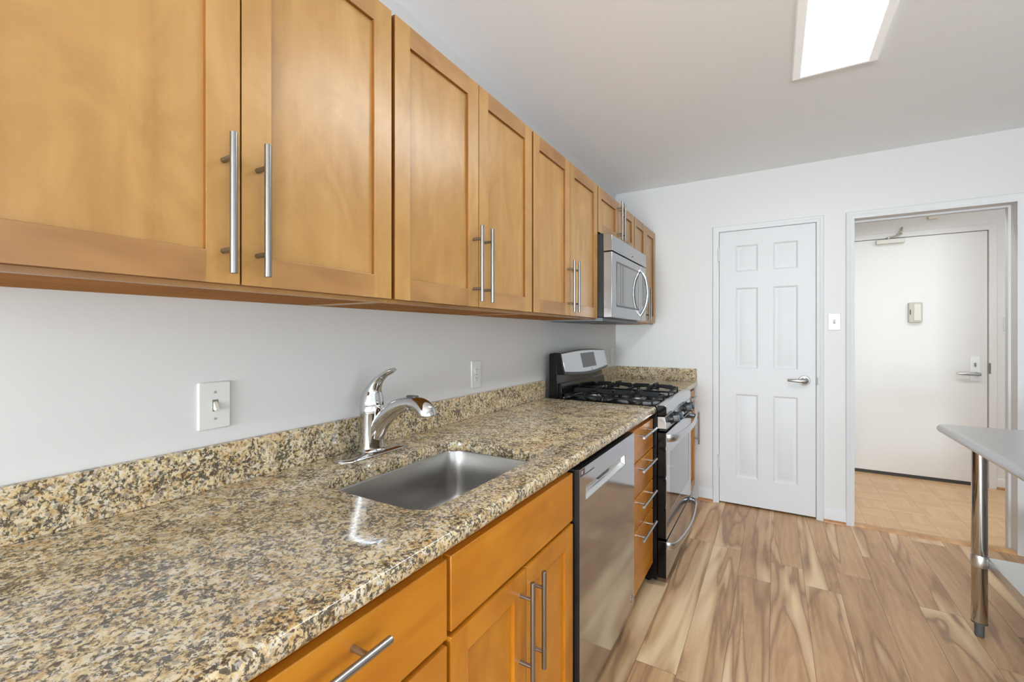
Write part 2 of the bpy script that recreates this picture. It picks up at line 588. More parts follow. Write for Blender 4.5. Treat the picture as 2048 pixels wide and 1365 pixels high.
struct(wall_with_holes('wall_far', 0, XR, YF, YF + WT, H, [(OX0, OX1, 0, OZ), (DX0, DX1, 0, DZ)], W_LEFT),
       'white far wall holding the closet door and hall opening', 'wall')
WB = (0.35, 2.45, 0.45, 2.25)  # opening added for the rear fill light
struct(wall_with_holes('wall_back', 0, XR, YB - 0.12, YB, H, [WB], W_LEFT), 'white wall with an added window behind the camera', 'wall')
WY = (-1.40, 0.60, 0.85, 2.15)  # opening added for the side fill light
struct(wall_with_holes('wall_right', YB - 0.12, YF, XR, XR + 0.12, H, [WY], W_LEFT, swap=True), 'white side wall with an added window, behind the steel work table', 'wall')
fr = []
for o, d in ((0, 0.02), (0.045, 0.02), (0.045, 0.08), (0, 0.08)):
    fr.append([(XR + d, WY[0] + o, WY[2] + o), (XR + d, WY[1] - o, WY[2] + o), (XR + d, WY[1] - o, WY[3] - o), (XR + d, WY[0] + o, WY[3] - o)])
struct(MB().loft(fr + [fr[0]], cap0=False, cap1=False).build('added_window_1', W_TRIM), 'white framed window added out of view in the side wall', 'window')
fr = []
for o, d in ((0, 0.02), (0.045, 0.02), (0.045, 0.08), (0, 0.08)):
    fr.append([(WB[0] + o, YB - d, WB[2] + o), (WB[1] - o, YB - d, WB[2] + o), (WB[1] - o, YB - d, WB[3] - o), (WB[0] + o, YB - d, WB[3] - o)])
struct(MB().loft(fr + [fr[0]], cap0=False, cap1=False).build('added_window_2', W_TRIM), 'white framed window added in the wall behind the camera', 'window')
# hall shell
struct(wall_with_holes('wall_hall_far', HX0, HX1, HY, HY + 0.1, H, [(1.80, 2.712, 0, 2.160)], W_HALL), 'off white hall wall around the entry door', 'wall')
struct(MB().box(HX0 - 0.1, HX0, YF + WT, HY + 0.1, 0, H).build('wall_hall_left', W_HALL), 'off white end wall of the entry hall', 'wall')
struct(MB().box(HX1, HX1 + 0.1, YF + WT, HY + 0.1, 0, H).build('wall_hall_right', W_HALL), 'off white side wall of the entry hall', 'wall')
struct(MB().box(HX0, HX1, YF + WT - 0.002, YF + WT, OZ + .1, H).build('wall_hall_near', W_HALL), 'hall side of the kitchen wall', 'wall')
# closet behind the six panel door
struct(MB().box(DX0 - 0.05, DX1 + 0.05, YF + WT, YF + WT + 0.05, 0, 2.2).build('wall_closet', W_HALL), 'closet wall behind the panel door', 'wall')


def casing(name, xi0, xi1, zi, y, w, label, prof=None, mat=W_TRIM, sign=-1, z0=0.0):
    prof = prof or [(0, 0), (0, 0.009), (0.25 * w, 0.012), (0.5 * w, 0.0125), (0.62 * w, 0.016), (0.92 * w, 0.018), (w, 0.014), (w, 0)]
    loops = []
    for pos in range(4):
        l = []
        for d, t in prof:
            x = xi0 - d if pos < 2 else xi1 + d
            z = z0 if pos in (0, 3) else zi + d
            l.append((x, y + sign * t, z))
        loops.append(l)
    o = MB().loft(loops).build(name, mat)
    return struct(o, label, 'door trim')


casing('trim_1', DX0 - 0.002, DX1 + 0.002, DZ + 0.002, YF, 0.040, 'white casing around the six panel closet door')
casing('trim_2', OX0, OX1, OZ, YF, 0.046, 'white casing around the opening to the hall')
casing('trim_3', 1.80, 2.712, 2.160, HY, 0.048, 'off white steel frame around the entry door', prof=[(0, 0), (0, 0.016), (0.045, 0.016), (0.048, 0.013), (0.048, 0)], mat=W_HALL)
# jamb stop inside the opening
prof = [(0, 0), (0, -0.04), (-0.012, -0.04), (-0.012, 0)]
l4 = []
for pos in range(4):
    l4.append([((OX0 - d) if pos < 2 else (OX1 + d), YF + 0.075 + t + 0.04, 0 if pos in (0, 3) else OZ + d) for d, t in prof])
struct(MB().loft(l4).build('trim_4', W_TRIM), 'white door stop strip inside the hall opening', 'door trim')


def baseboard(name, x0, x1, y, h, label, mat=W_TRIM):
    m = MB().prism([(y, 0), (y - 0.012, 0), (y - 0.012, h - 0.02), (y - 0.008, h - 0.006), (y - 0.003, h), (y, h)], 'x', x0, x1)
    return struct(m.build(name, mat), label, 'baseboard')


def quarter(name, x0, x1, y, label):
    q = [(y, 0)] + [(y - 0.017 * math.cos(t), 0.017 * math.sin(t)) for t in [PI / 2 * k / 6 for k in range(7)]]
    return struct(MB().prism(q, 'x', x0, x1).build(name, OAKTRIM), label, 'trim')


baseboard('baseboard_far', 0.66, DX0 - 0.042, YF, 0.095, 'white baseboard between the range side cabinet and closet door')
baseboard('baseboard_middle', DX1 + 0.042, OX0 - 0.046, YF, 0.095, 'short white baseboard between closet door and hall opening')
baseboard('baseboard_side', OX1 + 0.046, XR, YF, 0.095, 'white baseboard beside the hall opening near the table')
quarter('trim_5', 0.66, DX0 - 0.042, YF - 0.012, 'oak quarter round under the baseboard by the closet door hinges')
quarter('trim_6', DX1 + 0.042, OX0 - 0.046, YF - 0.012, 'oak quarter round between closet door and hall opening')
baseboard('baseboard_hall', 2.760, HX1, HY, 0.09, 'white baseboard beside the entry door', W_HALL)
quarter('trim_7', 2.760, HX1, HY - 0.012, 'pale oak quarter round beside the entry door')
struct(MB().prism([(YF - 0.012, 0), (YF + 0.06, 0), (YF + 0.06, 0.006), (YF + 0.03, 0.009), (YF - 0.004, 0.007), (YF - 0.012, 0.002)], 'x', OX0, OX1)
       .build('trim_8', wood('oak_threshold', 'y', lin(176, 128, 82), lin(206, 160, 110), lin(220, 180, 132), 0.35)), 'oak threshold strip between plank floor and parquet', 'threshold')

# ------------------------------------------------------------------ closet door


def panel_slab(x0, x1, y, t, z0, z1, panels):
    """door slab facing -y with moulded raised panels, one connected mesh."""
    xs = sorted({x0, x1, *[p[0] for p in panels], *[p[1] for p in panels]})
    zs = sorted({z0, z1, *[p[2] for p in panels], *[p[3] for p in panels]})
    m = MB()
    for i in range(len(xs) - 1):
        for k in range(len(zs) - 1):
            a, b, c, d = xs[i], xs[i + 1], zs[k], zs[k + 1]
            hit = [p for p in panels if p[0] <= a + 1e-6 and p[1] >= b - 1e-6 and p[2] <= c + 1e-6 and p[3] >= d - 1e-6]
            if not hit:
                m.add([(a, y, c), (b, y, c), (b, y, d), (a, y, d)], [(0, 1, 2, 3)])
    for a, b, c, d in panels:
        rings = [(0, 0), (0.004, 0.002), (0.012, 0.009), (0.018, 0.0095), (0.040, 0.003), (0.042, 0.0025)]
        loops = [[(a + o, y + e, c + o), (b - o, y + e, c + o), (b - o, y + e, d - o), (a + o, y + e, d - o)] for o, e in rings]
        m.loft(loops, cap0=False, cap1=True)
    m.add([(x0, y, z0), (x1, y, z0), (x1, y, z1), (x0, y, z1), (x0, y + t, z0), (x1, y + t, z0), (x1, y + t, z1), (x0, y + t, z1)],
          [(4, 5, 6, 7), (0, 1, 5, 4), (1, 2, 6, 5), (2, 3, 7, 6), (3, 0, 4, 7)])
    return m


def weld(m):
    """merge coincident vertices so that a slab built cell by cell is one piece."""
    key, new, remap = {}, [], []
    for p in m.v:
        k = (round(p.x, 5), round(p.y, 5), round(p.z, 5))
        if k not in key:
            key[k] = len(new)
            new.append(p)
        remap.append(key[k])
    m.v = new
    m.f = [[remap[i] for i in f] for f in m.f]
    return m


PX = [(0.919, 1.067), (1.162, 1.314)]
PZ = [(1.752, 1.950), (1.030, 1.632), (0.215, 0.838)]
cd = struct(weld(panel_slab(DX0 + 0.003, DX1 - 0.003, YF - 0.004, 0.035, 0.014, DZ - 0.003, [(a, b, c, d) for a, b in PX for c, d in PZ])).build('door_1', W_TRIM, origin=(DX0, YF, 0), smooth=25),
            'white six panel closet door with a steel lever', 'door')


def lever(parent, x, z, y, L, mat, rose=0.035):
    m = MB().lathe([(rose, 0), (rose, -0.006), (rose * 0.9, -0.011), (rose * 0.45, -0.013), (rose * 0.36, -0.016), (rose * 0.36, -0.045), (rose * 0.30, -0.05)], (x, y, z), 'y', 28)
    m.tube([(x + 0.012, y - 0.044, z), (x, y - 0.047, z), (x - L * 0.4, y - 0.048, z - 0.001), (x - L * 0.8, y - 0.046, z), (x - L, y - 0.040, z)], [0.010, 0.0125, 0.0115, 0.009, 0.0075], 14, side=(0, 1, 0), flat_=0.7)
    return m.build('door_handle', mat, parent)


lever(cd, 1.351, 0.960, YF - 0.004, 0.10, NICKELH)['label'] = 'brushed steel lever handle'
MB().box(DX1 - 0.002, DX1 + 0.010, YF - 0.0125, YF - 0.002, 0.935, 0.985).build('strike_plate', flat('strike_grey', lin(120, 120, 122), 0.45, 0.5), cd, 0.002)
for z in (1.84, 0.262):
    h = MB()
    for k in range(5):
        h.lathe([(0.0055, 0), (0.0065, 0.001), (0.0065, 0.0195), (0.0055, 0.0205)], (DX0 - 0.001, YF - 0.016, z + k * 0.021), 'z', 12)
    h.box(DX0 - 0.006, DX0 + 0.004, YF - 0.014, YF - 0.008, z, z + 0.105)
    h.build('hinge', W_TRIM, cd)

# ------------------------------------------------------------------ entry door and things in the hall
ed = struct(MB().box(1.804, 2.708, HY + 0.002, HY + 0.047, 0.028, 2.156).build('door_2', W_DOOR, bevel=0.002, origin=(1.804, HY, 0)), 'plain off white entry door across the hall', 'door')
MB().box(1.80, 2.712, HY + 0.001, HY + 0.05, 0.0, 0.027).build('door_sweep', flat('sweep_dark', lin(58, 56, 54), 0.6), ed)
pl = MB().prism(rrect(2.600, 2.660, 0.889, 1.098, 0.004, 3), 'y', HY - 0.006, HY + 0.002).build('lock_plate', flat('white_enamel', lin(238, 238, 238), 0.25), ed, 0.0015)
MB().box(2.626, 2.634, HY - 0.022, HY - 0.005, 1.012, 1.045).build('thumb_turn', NICKEL, pl, 0.002)
lv = MB().lathe([(0.016, 0), (0.015, -0.03), (0.012, -0.045)], (2.640, HY - 0.006, 0.950), 'y', 20)
lv.tube([(2.655, HY - 0.046, 0.950), (2.635, HY - 0.050, 0.950), (2.585, HY - 0.050, 0.951), (2.535, HY - 0.046, 0.951), (2.505, HY - 0.040, 0.952)], [0.012, 0.014, 0.0135, 0.012, 0.004], 14, side=(0, 1, 0), flat_=0.6)
lv.build('door_handle', NICKELH, pl)
MB().box(2.709, 2.722, HY - 0.018, HY - 0.014, 0.955, 1.045).build('strike_plate', flat('strike_metal', lin(128, 116, 104), 0.4, 0.6), ed)
clo = MB().box(1.972, 2.172, HY - 0.052, HY + 0.003, 2.106, 2.146).build('door_closer', IVORY, ed, 0.005)
arm = MB().tube([(2.060, HY - 0.03, 2.150), (2.060, HY - 0.03, 2.166)], 0.013, 14)
arm.tube([(2.045, HY - 0.032, 2.160), (2.120, HY - 0.05, 2.172), (2.152, HY - 0.030, 2.190)], [0.006, 0.007, 0.006], 10)
arm.tube([(2.120, HY - 0.026, 2.178), (2.150, HY - 0.030, 2.214), (2.158, HY - 0.012, 2.248)], [0.006, 0.009, 0.006], 10)
arm.box(2.118, 2.160, HY - 0.026, HY - 0.001, 2.184, 2.204)
arm.build('closer_arm', flat('closer_metal', lin(176, 172, 160), 0.4, 0.7), clo)

ch = thing('door_chime', 'beige plastic chime box fixed to the entry door', 'door chime', (2.245, HY, 1.388))
MB().prism(rrect(2.198, 2.292, 1.389, 1.568, 0.012, 4), 'y', HY - 0.034, HY + 0.0025).build('case', BEIGE, ch, 0.006)
MB().prism(rrect(2.232, 2.282, 1.405, 1.555, 0.008, 4), 'y', HY - 0.040, HY - 0.033).build('cover', IVORY, ch, 0.003)
MB().box(2.206, 2.213, HY - 0.036, HY - 0.033, 1.46, 1.505).build('slot', DARKGREY, ch)
jb = thing('junction_box', 'small cream box high on the wall above the entry door', 'box', (2.37, HY, 2.29))
MB().prism(rrect(2.332, 2.392, 2.293, 2.345, 0.004, 3), 'y', HY - 0.03, HY).build('case', flat('cream_plastic', lin(226, 214, 196), 0.4), jb, 0.003)
MB().lathe([(0.006, 0), (0.005, -0.004)], (2.366, HY - 0.03, 2.325), 'y', 12).build('button', BEIGE, jb)


def wall_plate_far(name, label, x0, x1, z0, z1, y, toggles=1, group=None):
    t = thing(name, label, 'light switch', ((x0 + x1) / 2, y, z0), group)
    MB().prism(rrect(x0, x1, z0, z1, 0.004, 3), 'y', y - 0.006, y).build('plate', PLASTIC, t, 0.003)
    cx, cz = (x0 + x1) / 2, (z0 + z1) / 2
    MB().box(cx - 0.006, cx + 0.006, y - 0.0075, y - 0.005, cz - 0.013, cz + 0.013).build('switch_opening', flat('slot_shadow', lin(150, 148, 142), 0.5), t)
    MB().prism([(y - 0.0065, cz - 0.009), (y - 0.018, cz + 0.004), (y - 0.016, cz + 0.010), (y - 0.0065, cz + 0.008)], 'x', cx - 0.0045, cx + 0.0045).build('toggle', IVORY, t, 0.001)
    for s in (-1, 1):
        MB().lathe([(0.003, 0), (0.0028, -0.0015)], (cx, y - 0.0055, cz + s * 0.03), 'y', 10).build('screw', flat('screw_paint', lin(190, 190, 186), 0.35), t)
    return t


wall_plate_far('light_switch', 'white toggle switch on the wall between closet door and hall opening', 1.486, 1.557, 1.312, 1.427, YF, group='white light switches')
wall_plate_far('light_switch', 'white switch plate on the hall wall beside the entry door', 2.798, 2.868, 1.312, 1.430, HY, group='white light switches')

# ------------------------------------------------------------------ plates on the cabinet wall
t = thing('light_switch', 'white single toggle switch plate above the granite splash by the sink', 'light switch', (0, 0.555, 1.054), 'white light switches')
MB().prism(rrect(0.518, 0.591, 1.054, 1.168, 0.004, 3), 'x', -0.001, 0.0065).build('plate', PLASTIC, t, 0.003)
MB().box(0.005, 0.0072, 0.5485, 0.5615, 1.097, 1.125).build('switch_opening', flat('slot_dark', lin(120, 112, 98), 0.6), t)
MB().prism([(0.006, 1.122), (0.006, 1.101), (0.017, 1.098), (0.020, 1.104)], 'y', 0.5503, 0.5597).build('toggle', IVORY, t, 0.001)
for z in (1.079, 1.143):
    MB().lathe([(0.0035, 0), (0.0033, 0.0016)], (0.0055, 0.555, z), 'x', 12).build('screw', flat('plate_screw', lin(176, 176, 172), 0.35, 0.3), t)


def outlet(label, yc, z0, z1):
    t = thing('wall_outlet', label, 'outlet', (0, yc, z0), 'white wall outlets')
    MB().prism(rrect(yc - 0.037, yc + 0.037, z0, z1, 0.004, 3), 'x', -0.001, 0.006).build('plate', PLASTIC, t, 0.003)
    cz = (z0 + z1) / 2
    for s in (-1, 1):
        r = MB().prism(rrect(yc - 0.0165, yc + 0.0165, cz + s * 0.0195 - 0.014, cz + s * 0.0195 + 0.014, 0.008, 4), 'x', 0.005, 0.008).build('receptacle', flat('outlet_face', lin(222, 222, 218), 0.35), t, 0.001)
        for dy in (-0.0065, 0.0065):
            MB().box(0.0078, 0.0084, yc + dy - 0.001, yc + dy + 0.001, cz + s * 0.0195 - 0.002, cz + s * 0.0195 + 0.007).build('slot', DARKGREY, r)
        MB().lathe([(0.0025, 0), (0.0025, 0.0006)], (0.0078, yc, cz + s * 0.0195 - 0.008), 'x', 10).build('ground_hole', DARKGREY, r)
    MB().lathe([(0.003, 0), (0.003, 0.0012)], (0.0055, yc, cz), 'x', 10).build('screw', NICKEL, t)


outlet('white duplex outlet on the wall just before the range', 1.648, 1.040, 1.163)
outlet('white duplex outlet in the corner behind the range backguard', 3.610, 1.041, 1.168)

# ------------------------------------------------------------------ cabinets


def bar_handle(parent, a, b, out, mat, r=0.0062, inset=0.042):
    """bar pull from a to b (points on the door face) standing off along +x."""
    a, b = Vector(a), Vector(b)
    o = Vector((out, 0, 0))
    d = (b - a).normalized()
    m = MB().tube([a + o, a + o + d * 0.0006, b + o - d * 0.0006, b + o], [r - 0.0007, r, r, r - 0.0007], 20)
    for p in (a + d * inset, b - d * inset):
        m.tube([p, p + o], 0.0047, 14)
    return m.build('handle', mat, parent)


def shaker_door(root, y0, y1, z0, z1, xf, mv, mh, stile=0.056, t=0.02, rec=0.009):
    """frame of stiles and rails as the door; the flat panel and the handle are its sub-parts."""
    a, b, c, d = y0 + stile, y1 - stile, z0 + stile, z1 - stile
    ys, zs = [y0, a, b, y1], [z0, c, d, z1]
    m = MB()
    for i in range(3):
        for k in range(3):
            if (i, k) == (1, 1):
                continue
            m.add([(xf, ys[i], zs[k]), (xf, ys[i + 1], zs[k]), (xf, ys[i + 1], zs[k + 1]), (xf, ys[i], zs[k + 1])], [(0, 1, 2, 3)], 1 if i == 1 else 0)
    xb = xf - t
    m.add([(xf, y0, z0), (xf, y1, z0), (xf, y1, z1), (xf, y0, z1), (xb, y0, z0), (xb, y1, z0), (xb, y1, z1), (xb, y0, z1)],
          [(0, 1, 5, 4), (1, 2, 6, 5), (2, 3, 7, 6), (3, 0, 4, 7)], 2)
    m.add([(xf, a, c), (xf, b, c), (xf, b, d), (xf, a, d), (xb, a, c), (xb, b, c), (xb, b, d), (xb, a, d)],
          [(0, 1, 5, 4), (1, 2, 6, 5), (2, 3, 7, 6), (3, 0, 4, 7)], 2)
    m.add([(xb, y0, z0), (xb, y1, z0), (xb, y1, z1), (xb, y0, z1), (xb, a, c), (xb, b, c), (xb, b, d), (xb, a, d)],
          [(0, 1, 5, 4), (1, 2, 6, 5), (2, 3, 7, 6), (3, 0, 4, 7)], 2)
    weld(m)
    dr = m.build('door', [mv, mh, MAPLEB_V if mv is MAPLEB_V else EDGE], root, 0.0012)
    MB().box(xb + 0.001, xf - rec, a - 0.004, b + 0.004, c - 0.004, d + 0.004).build('panel', mv, dr)
    return dr


def slab_front(root, name, y0, y1, z0, z1, xf, mh, t=0.02):
    return MB().box(xf - t, xf, y0, y1, z0, z1).build(name, mh, root, 0.002)


def face_frame(root, y0, y1, z0, z1, x0, x1, bars_z, mv, mh, mullion=None, w=0.03):
    """stiles and rails in the y-z plane as one connected mesh with openings."""
    ys = [y0, y0 + w] + ([mullion - w / 2, mullion + w / 2] if mullion else []) + [y1 - w, y1]
    zc = [z0, z0 + w]
    for z in bars_z:
        zc += [z - w / 2, z + w / 2]
    zc += [z1 - w, z1]
    m = MB()
    for i in range(len(ys) - 1):
        for k in range(len(zc) - 1):
            if i % 2 == 1 and k % 2 == 1:
                continue
            m.box(x0, x1, ys[i], ys[i + 1], zc[k], zc[k + 1], 0 if i % 2 == 0 else 1)
    weld(m)
    # drop the inner walls between neighbouring cells
    seen = {}
    for n_, f in enumerate(m.f):
        seen.setdefault(tuple(sorted(f)), []).append(n_)
    drop = {n_ for v in seen.values() if len(v) > 1 for n_ in v}
    m.mi = [k for n_, k in enumerate(m.mi) if n_ not in drop]
    m.f = [f for n_, f in enumerate(m.f) if n_ not in drop]
    return m.build('face_frame', [mv, mh], root)


UZ0, UZ1, UX = 1.373, 2.105, 0.333


def upper(label, y0, y1, z0=UZ0, z1=UZ1, y_doors=None, split=None, hz=(1.388, 1.632), gap=0.006, has_handles=(1, 1)):
    t = thing('wall_cabinet', label, 'cabinet', (0, (y0 + y1) / 2, z0 - 0.007), 'maple wall cabinets')
    xb = UX - 0.02
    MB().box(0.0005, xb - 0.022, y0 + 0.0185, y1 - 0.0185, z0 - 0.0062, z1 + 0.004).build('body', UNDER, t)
    for a, b in ((y0 + 0.0005, y0 + 0.018), (y1 - 0.018, y1 - 0.0005)):
        MB().box(0.0005, xb - 0.0185, a, b, z0 - 0.0068, z1 + 0.006).build('side_panel', MAPLE_V, t)
    face_frame(t, y0 + 0.0005, y1 - 0.0005, z0 - 0.009, z1 + 0.006, xb - 0.018, xb - 0.0005, [], MAPLE_V, MAPLE_H)
    s = split or (y0 + y1) / 2
    for k, (a, b) in enumerate(((y0 + gap, s - 0.0016), (s + 0.0016, y1 - gap))):
        d = shaker_door(t, a, b, z0, z1, UX, MAPLE_V, MAPLE_H)
        yh = s - 0.030 if k == 0 else s + 0.030
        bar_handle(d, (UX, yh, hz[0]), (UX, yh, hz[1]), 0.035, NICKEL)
    return t


upper('maple wall cabinet with two shaker doors above the light switch', 0.062, 0.817, split=0.442)
upper('maple wall cabinet with two shaker doors above the faucet', 0.817, 1.575, split=1.197)
upper('maple wall cabinet with two shaker doors ending against the microwave', 1.575, 2.339, split=1.955)
upper('short maple wall cabinet with low doors sitting over the microwave', 2.339, 3.078, z0=1.852, hz=(1.862, 2.104), split=2.712)
upper('narrow maple wall cabinet in the corner beyond the microwave', 3.078, 3.706, split=3.385)

BX = 0.637


def base_box(t, y0, y1, x_toe=0.56, rails=(), mull=None, top=0.700):
    xb = BX - 0.02
    MB().box(0.0005, xb - 0.018, y0 + 0.0005, y1 - 0.0005, 0.101, top).build('body', MAPLEB_V, t)
    face_frame(t, y0 + 0.0005, y1 - 0.0005, 0.105, 0.8805, xb - 0.018, xb - 0.0005, rails, MAPLEB_V, MAPLEB_H, mull)
    for a, b in ((y0 + 0.0005, y0 + 0.012), (y1 - 0.012, y1 - 0.0005)):
        MB().box(0.0005, xb - 0.0185, a, b, top + 0.0005, 0.8805).build('side_panel', MAPLEB_V, t)
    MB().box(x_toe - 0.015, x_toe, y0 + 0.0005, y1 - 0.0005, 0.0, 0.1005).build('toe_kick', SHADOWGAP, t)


def drawer(root, y0, y1, z0, z1, hz, hw=0.1225, handle=True):
    d = slab_front(root, 'drawer_front', y0, y1, z0, z1, BX, MAPLEB_H)
    c = (y0 + y1) / 2
    if handle:
        bar_handle(d, (BX, c - hw, hz), (BX, c + hw, hz), 0.035, NICKELH)
    return d


t = thing('base_cabinet', 'maple base cabinet with wide slab drawers at the near end of the worktop', 'cabinet', (0.3, 0.36, 0), 'maple base cabinets')
base_box(t, 0.054, 0.664, rails=(0.698, 0.405))
drawer(t, 0.060, 0.6585, 0.705, 0.857, 0.822)
drawer(t, 0.060, 0.6585, 0.412, 0.692, 0.640)
drawer(t, 0.060, 0.6585, 0.118, 0.400, 0.350)

t = thing('base_cabinet', 'maple base cabinet under the sink with false front and two doors', 'cabinet', (0.3, 0.966, 0), 'maple base cabinets')
base_box(t, 0.6645, 1.271, rails=(0.703,), top=0.640)
slab_front(t, 'false_front', 0.670, 1.2655, 0.711, 0.857, BX, MAPLEB_H)
for k, (a, b) in enumerate(((0.670, 0.9665), (0.9695, 1.2655))):
    d = shaker_door(t, a, b, 0.118, 0.700, BX, MAPLEB_V, MAPLEB_H)
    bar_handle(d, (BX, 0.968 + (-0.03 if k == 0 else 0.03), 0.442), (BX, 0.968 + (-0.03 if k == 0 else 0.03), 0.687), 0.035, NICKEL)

t = thing('base_cabinet', 'narrow maple cabinet of four drawers between dishwasher and range', 'cabinet', (0.3, 2.108, 0), 'maple base cabinets')
base_box(t, 1.905, 2.312, rails=(0.705, 0.547, 0.399))
for (a, b, h) in ((0.708, 0.855, 0.822), (0.550, 0.702, 0.672), (0.402, 0.544, 0.515), (0.118, 0.396, 0.364)):
    drawer(t, 1.910, 2.309, a, b, h, hw=0.1225)

t = thing('base_cabinet', 'maple corner cabinet of one drawer and one door beyond the range', 'cabinet', (0.3, 3.39, 0), 'maple base cabinets')
base_box(t, 3.086, 3.706, rails=(0.703,))
drawer(t, 3.092, 3.690, 0.708, 0.857, 0.822)
d = shaker_door(t, 3.092, 3.690, 0.118, 0.700, BX, MAPLEB_V, MAPLEB_H)
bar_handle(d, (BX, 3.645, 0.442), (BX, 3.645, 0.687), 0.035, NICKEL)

# ------------------------------------------------------------------ worktops
CT, CB, CX = 0.914, 0.8815, 0.652


def slab(x0, x1, y0, y1, hole=None):
    """granite slab with eased edges and, when asked, a rounded sink cut-out."""
    m = MB()
    e = [(0.010, 0.0), (0.0055, 0.0012), (0.002, 0.0045), (0.0, 0.010), (0.0, CT - CB - 0.006), (0.004, CT - CB)]
    outer = []
    for o, dz in e:
        # only the front edge and the ends near the camera are eased
        outer.append([(x1 - o, y0 + 0.0, CT - dz), (x1 - o, y1 - 0.0, CT - dz), (x0, y1, CT - dz), (x0, y0, CT - dz)])
    m.loft(outer, cap0=False, cap1=False)
    if not hole:
        m.add(outer[0], [(0, 1, 2, 3)])
        m.add(outer[-1], [(0, 1, 2, 3)])
        return weld(m)
    hx0, hx1, hy0, hy1, r = hole
    e2 = [(0.005, 0.0), (0.0015, 0.0015), (0.0, 0.005), (0.0, CT - CB)]
    inner = [[(px, py, CT - dz) for px, py in rrect(hx0 - o, hx1 + o, hy0 - o, hy1 + o, r + o, 10)] for o, dz in e2]
    m.loft(inner, cap0=False, cap1=False)
    for lo, li in ((outer[0], inner[0]), (outer[-1], inner[-1])):
        n = len(li)
        q = n // 4
        # corners of the rounded rectangle run: (+x,+y) (-x,+y) (-x,-y) (+x,-y); outer runs (+x,-y) (+x,+y) (-x,+y) (-x,-y)
        oc = [lo[1], lo[2], lo[3], lo[0]]
        vs = list(li) + oc
        fs = []
        for k in range(4):
            for i in range(q - 1):
                fs.append((k * q + i, k * q + i + 1, n + k))
            a, b = k * q + q - 1, ((k + 1) * q) % n
            fs.append((a, b, n + (k + 1) % 4, n + k))
        m.add(vs, fs)
    return weld(m)


SINK = (0.200, 0.548, 0.693, 1.228, 0.055)
ct = thing('worktop', 'long speckled granite worktop with the sink cut into it', 'worktop', (0.3, 0.9, CB), 'granite worktops')
slab(0.0005, CX, -0.75, 2.310, SINK).build('slab', GRANITE, ct)
MB().box(0.0005, 0.020, -0.75, 2.3245, CT + 0.0002, CT + 0.102).build('backsplash', GRANITE, ct, 0.0015)
ct2 = thing('worktop', 'short speckled granite worktop in the corner beyond the range', 'worktop', (0.3, 3.4, CB), 'granite worktops')
slab(0.0005, CX, 3.086, 3.7185).build('slab', GRANITE, ct2)
MB().box(0.0005, 0.020, 3.086, 3.7185, CT + 0.0002, CT + 0.102).build('backsplash', GRANITE, ct2, 0.0015)
MB().box(0.0205, CX - 0.002, 3.6985, 3.7185, CT + 0.0002, CT + 0.102).build('side_splash', GRANITE, ct2, 0.0015)

# ------------------------------------------------------------------ sink and faucet
sk = thing('sink', 'undermount stainless sink set below the granite worktop', 'sink', (0.374, 0.96, 0.69))
hx0, hx1, hy0, hy1, hr = SINK
ZS = CB - 0.0008
prof = [(-0.014, 0), (0.0, 0), (0.002, -0.004), (0.004, -0.10), (0.008, -0.150), (0.018, -0.172), (0.034, -0.184), (0.060, -0.189), (0.100, -0.191)]
loops = []
for o, dz in prof:
    rr = max(0.012, hr - o * 0.6) if o > 0 else hr - o
    loops.append([(px, py, ZS + dz) for px, py in rrect(hx0 + o, hx1 - o, hy0 + o, hy1 - o, rr, 10)])
prof2 = [(0.098, -0.193), (0.032, -0.1865), (0.004, -0.158), (0.0005, -0.10), (-0.0005, -0.006), (-0.014, -0.003)]
for o, dz in prof2:
    rr = max(0.012, hr - o * 0.6) if o > 0 else hr - o
    loops.append([(px, py, ZS + dz) for px, py in rrect(hx0 + o, hx1 - o, hy0 + o, hy1 - o, rr, 10)])
n = len(loops[0])
m = MB()
vs = [p for l in loops for p in l]
fs = []
for k in range(len(loops)):
    k2 = (k + 1) % len(loops)
    if k == len(prof) - 1:
        continue
    for i in range(n):
        fs.append((k * n + i, k * n + (i + 1) % n, k2 * n + (i + 1) % n, k2 * n + i))
fs.append(list(range((len(prof) - 1) * n, len(prof) * n)))
fs.append(list(range(len(prof) * n, (len(prof) + 1) * n)))
m.add(vs, fs)
m.build('bowl', STEELSINK, sk, smooth=60)
MB().lathe([(0.056, 0.0), (0.056, 0.0025), (0.050, 0.003), (0.042, 0.0005), (0.040, -0.0005)], (0.374, 0.96, ZS - 0.1908), 'z', 32).build('drain', CHROME, sk)

fc = thing('faucet', 'chrome single lever kitchen faucet behind the sink', 'faucet', (0.093, 0.962, CT))
FX, FY = 0.093, 0.962
pl = [[(px, py, CT + 0.0003 + z) for px, py in rrect(FX - hw, FX + hw, FY - hl, FY + hl, hw - 0.001, 10)] for hw, hl, z in
      ((0.043, 0.131, 0), (0.044, 0.132, 0.002), (0.042, 0.130, 0.0055), (0.037, 0.118, 0.0085), (0.034, 0.08, 0.012))]
MB().loft(pl).build('base_plate', CHROME, fc, smooth=60)
MB().lathe([(0.043, 0.0125), (0.0415, 0.017), (0.0385, 0.020), (0.0375, 0.03), (0.037, 0.08), (0.0368, 0.125), (0.0372, 0.1275), (0.0355, 0.129), (0.0355, 0.131), (0.0373, 0.1325), (0.0373, 0.150), (0.0360, 0.152)], (FX, FY, CT), 'z', 40).build('body', CHROME, fc, smooth=35)
sp = spline([(0.098, 0.958, .026), (0.116, 0.985, .027), (0.140, 1.018, .0265), (0.172, 1.047, .0255), (0.208, 1.069, .0235), (0.246, 1.080, .0205), (0.268, 1.081, .0205)], 5)
MB().tube([(a, FY, b) for a, b, r in sp], [r for a, b, r in sp], 24, side=(0, 1, 0)).build('spout', CHROME, fc, smooth=60)
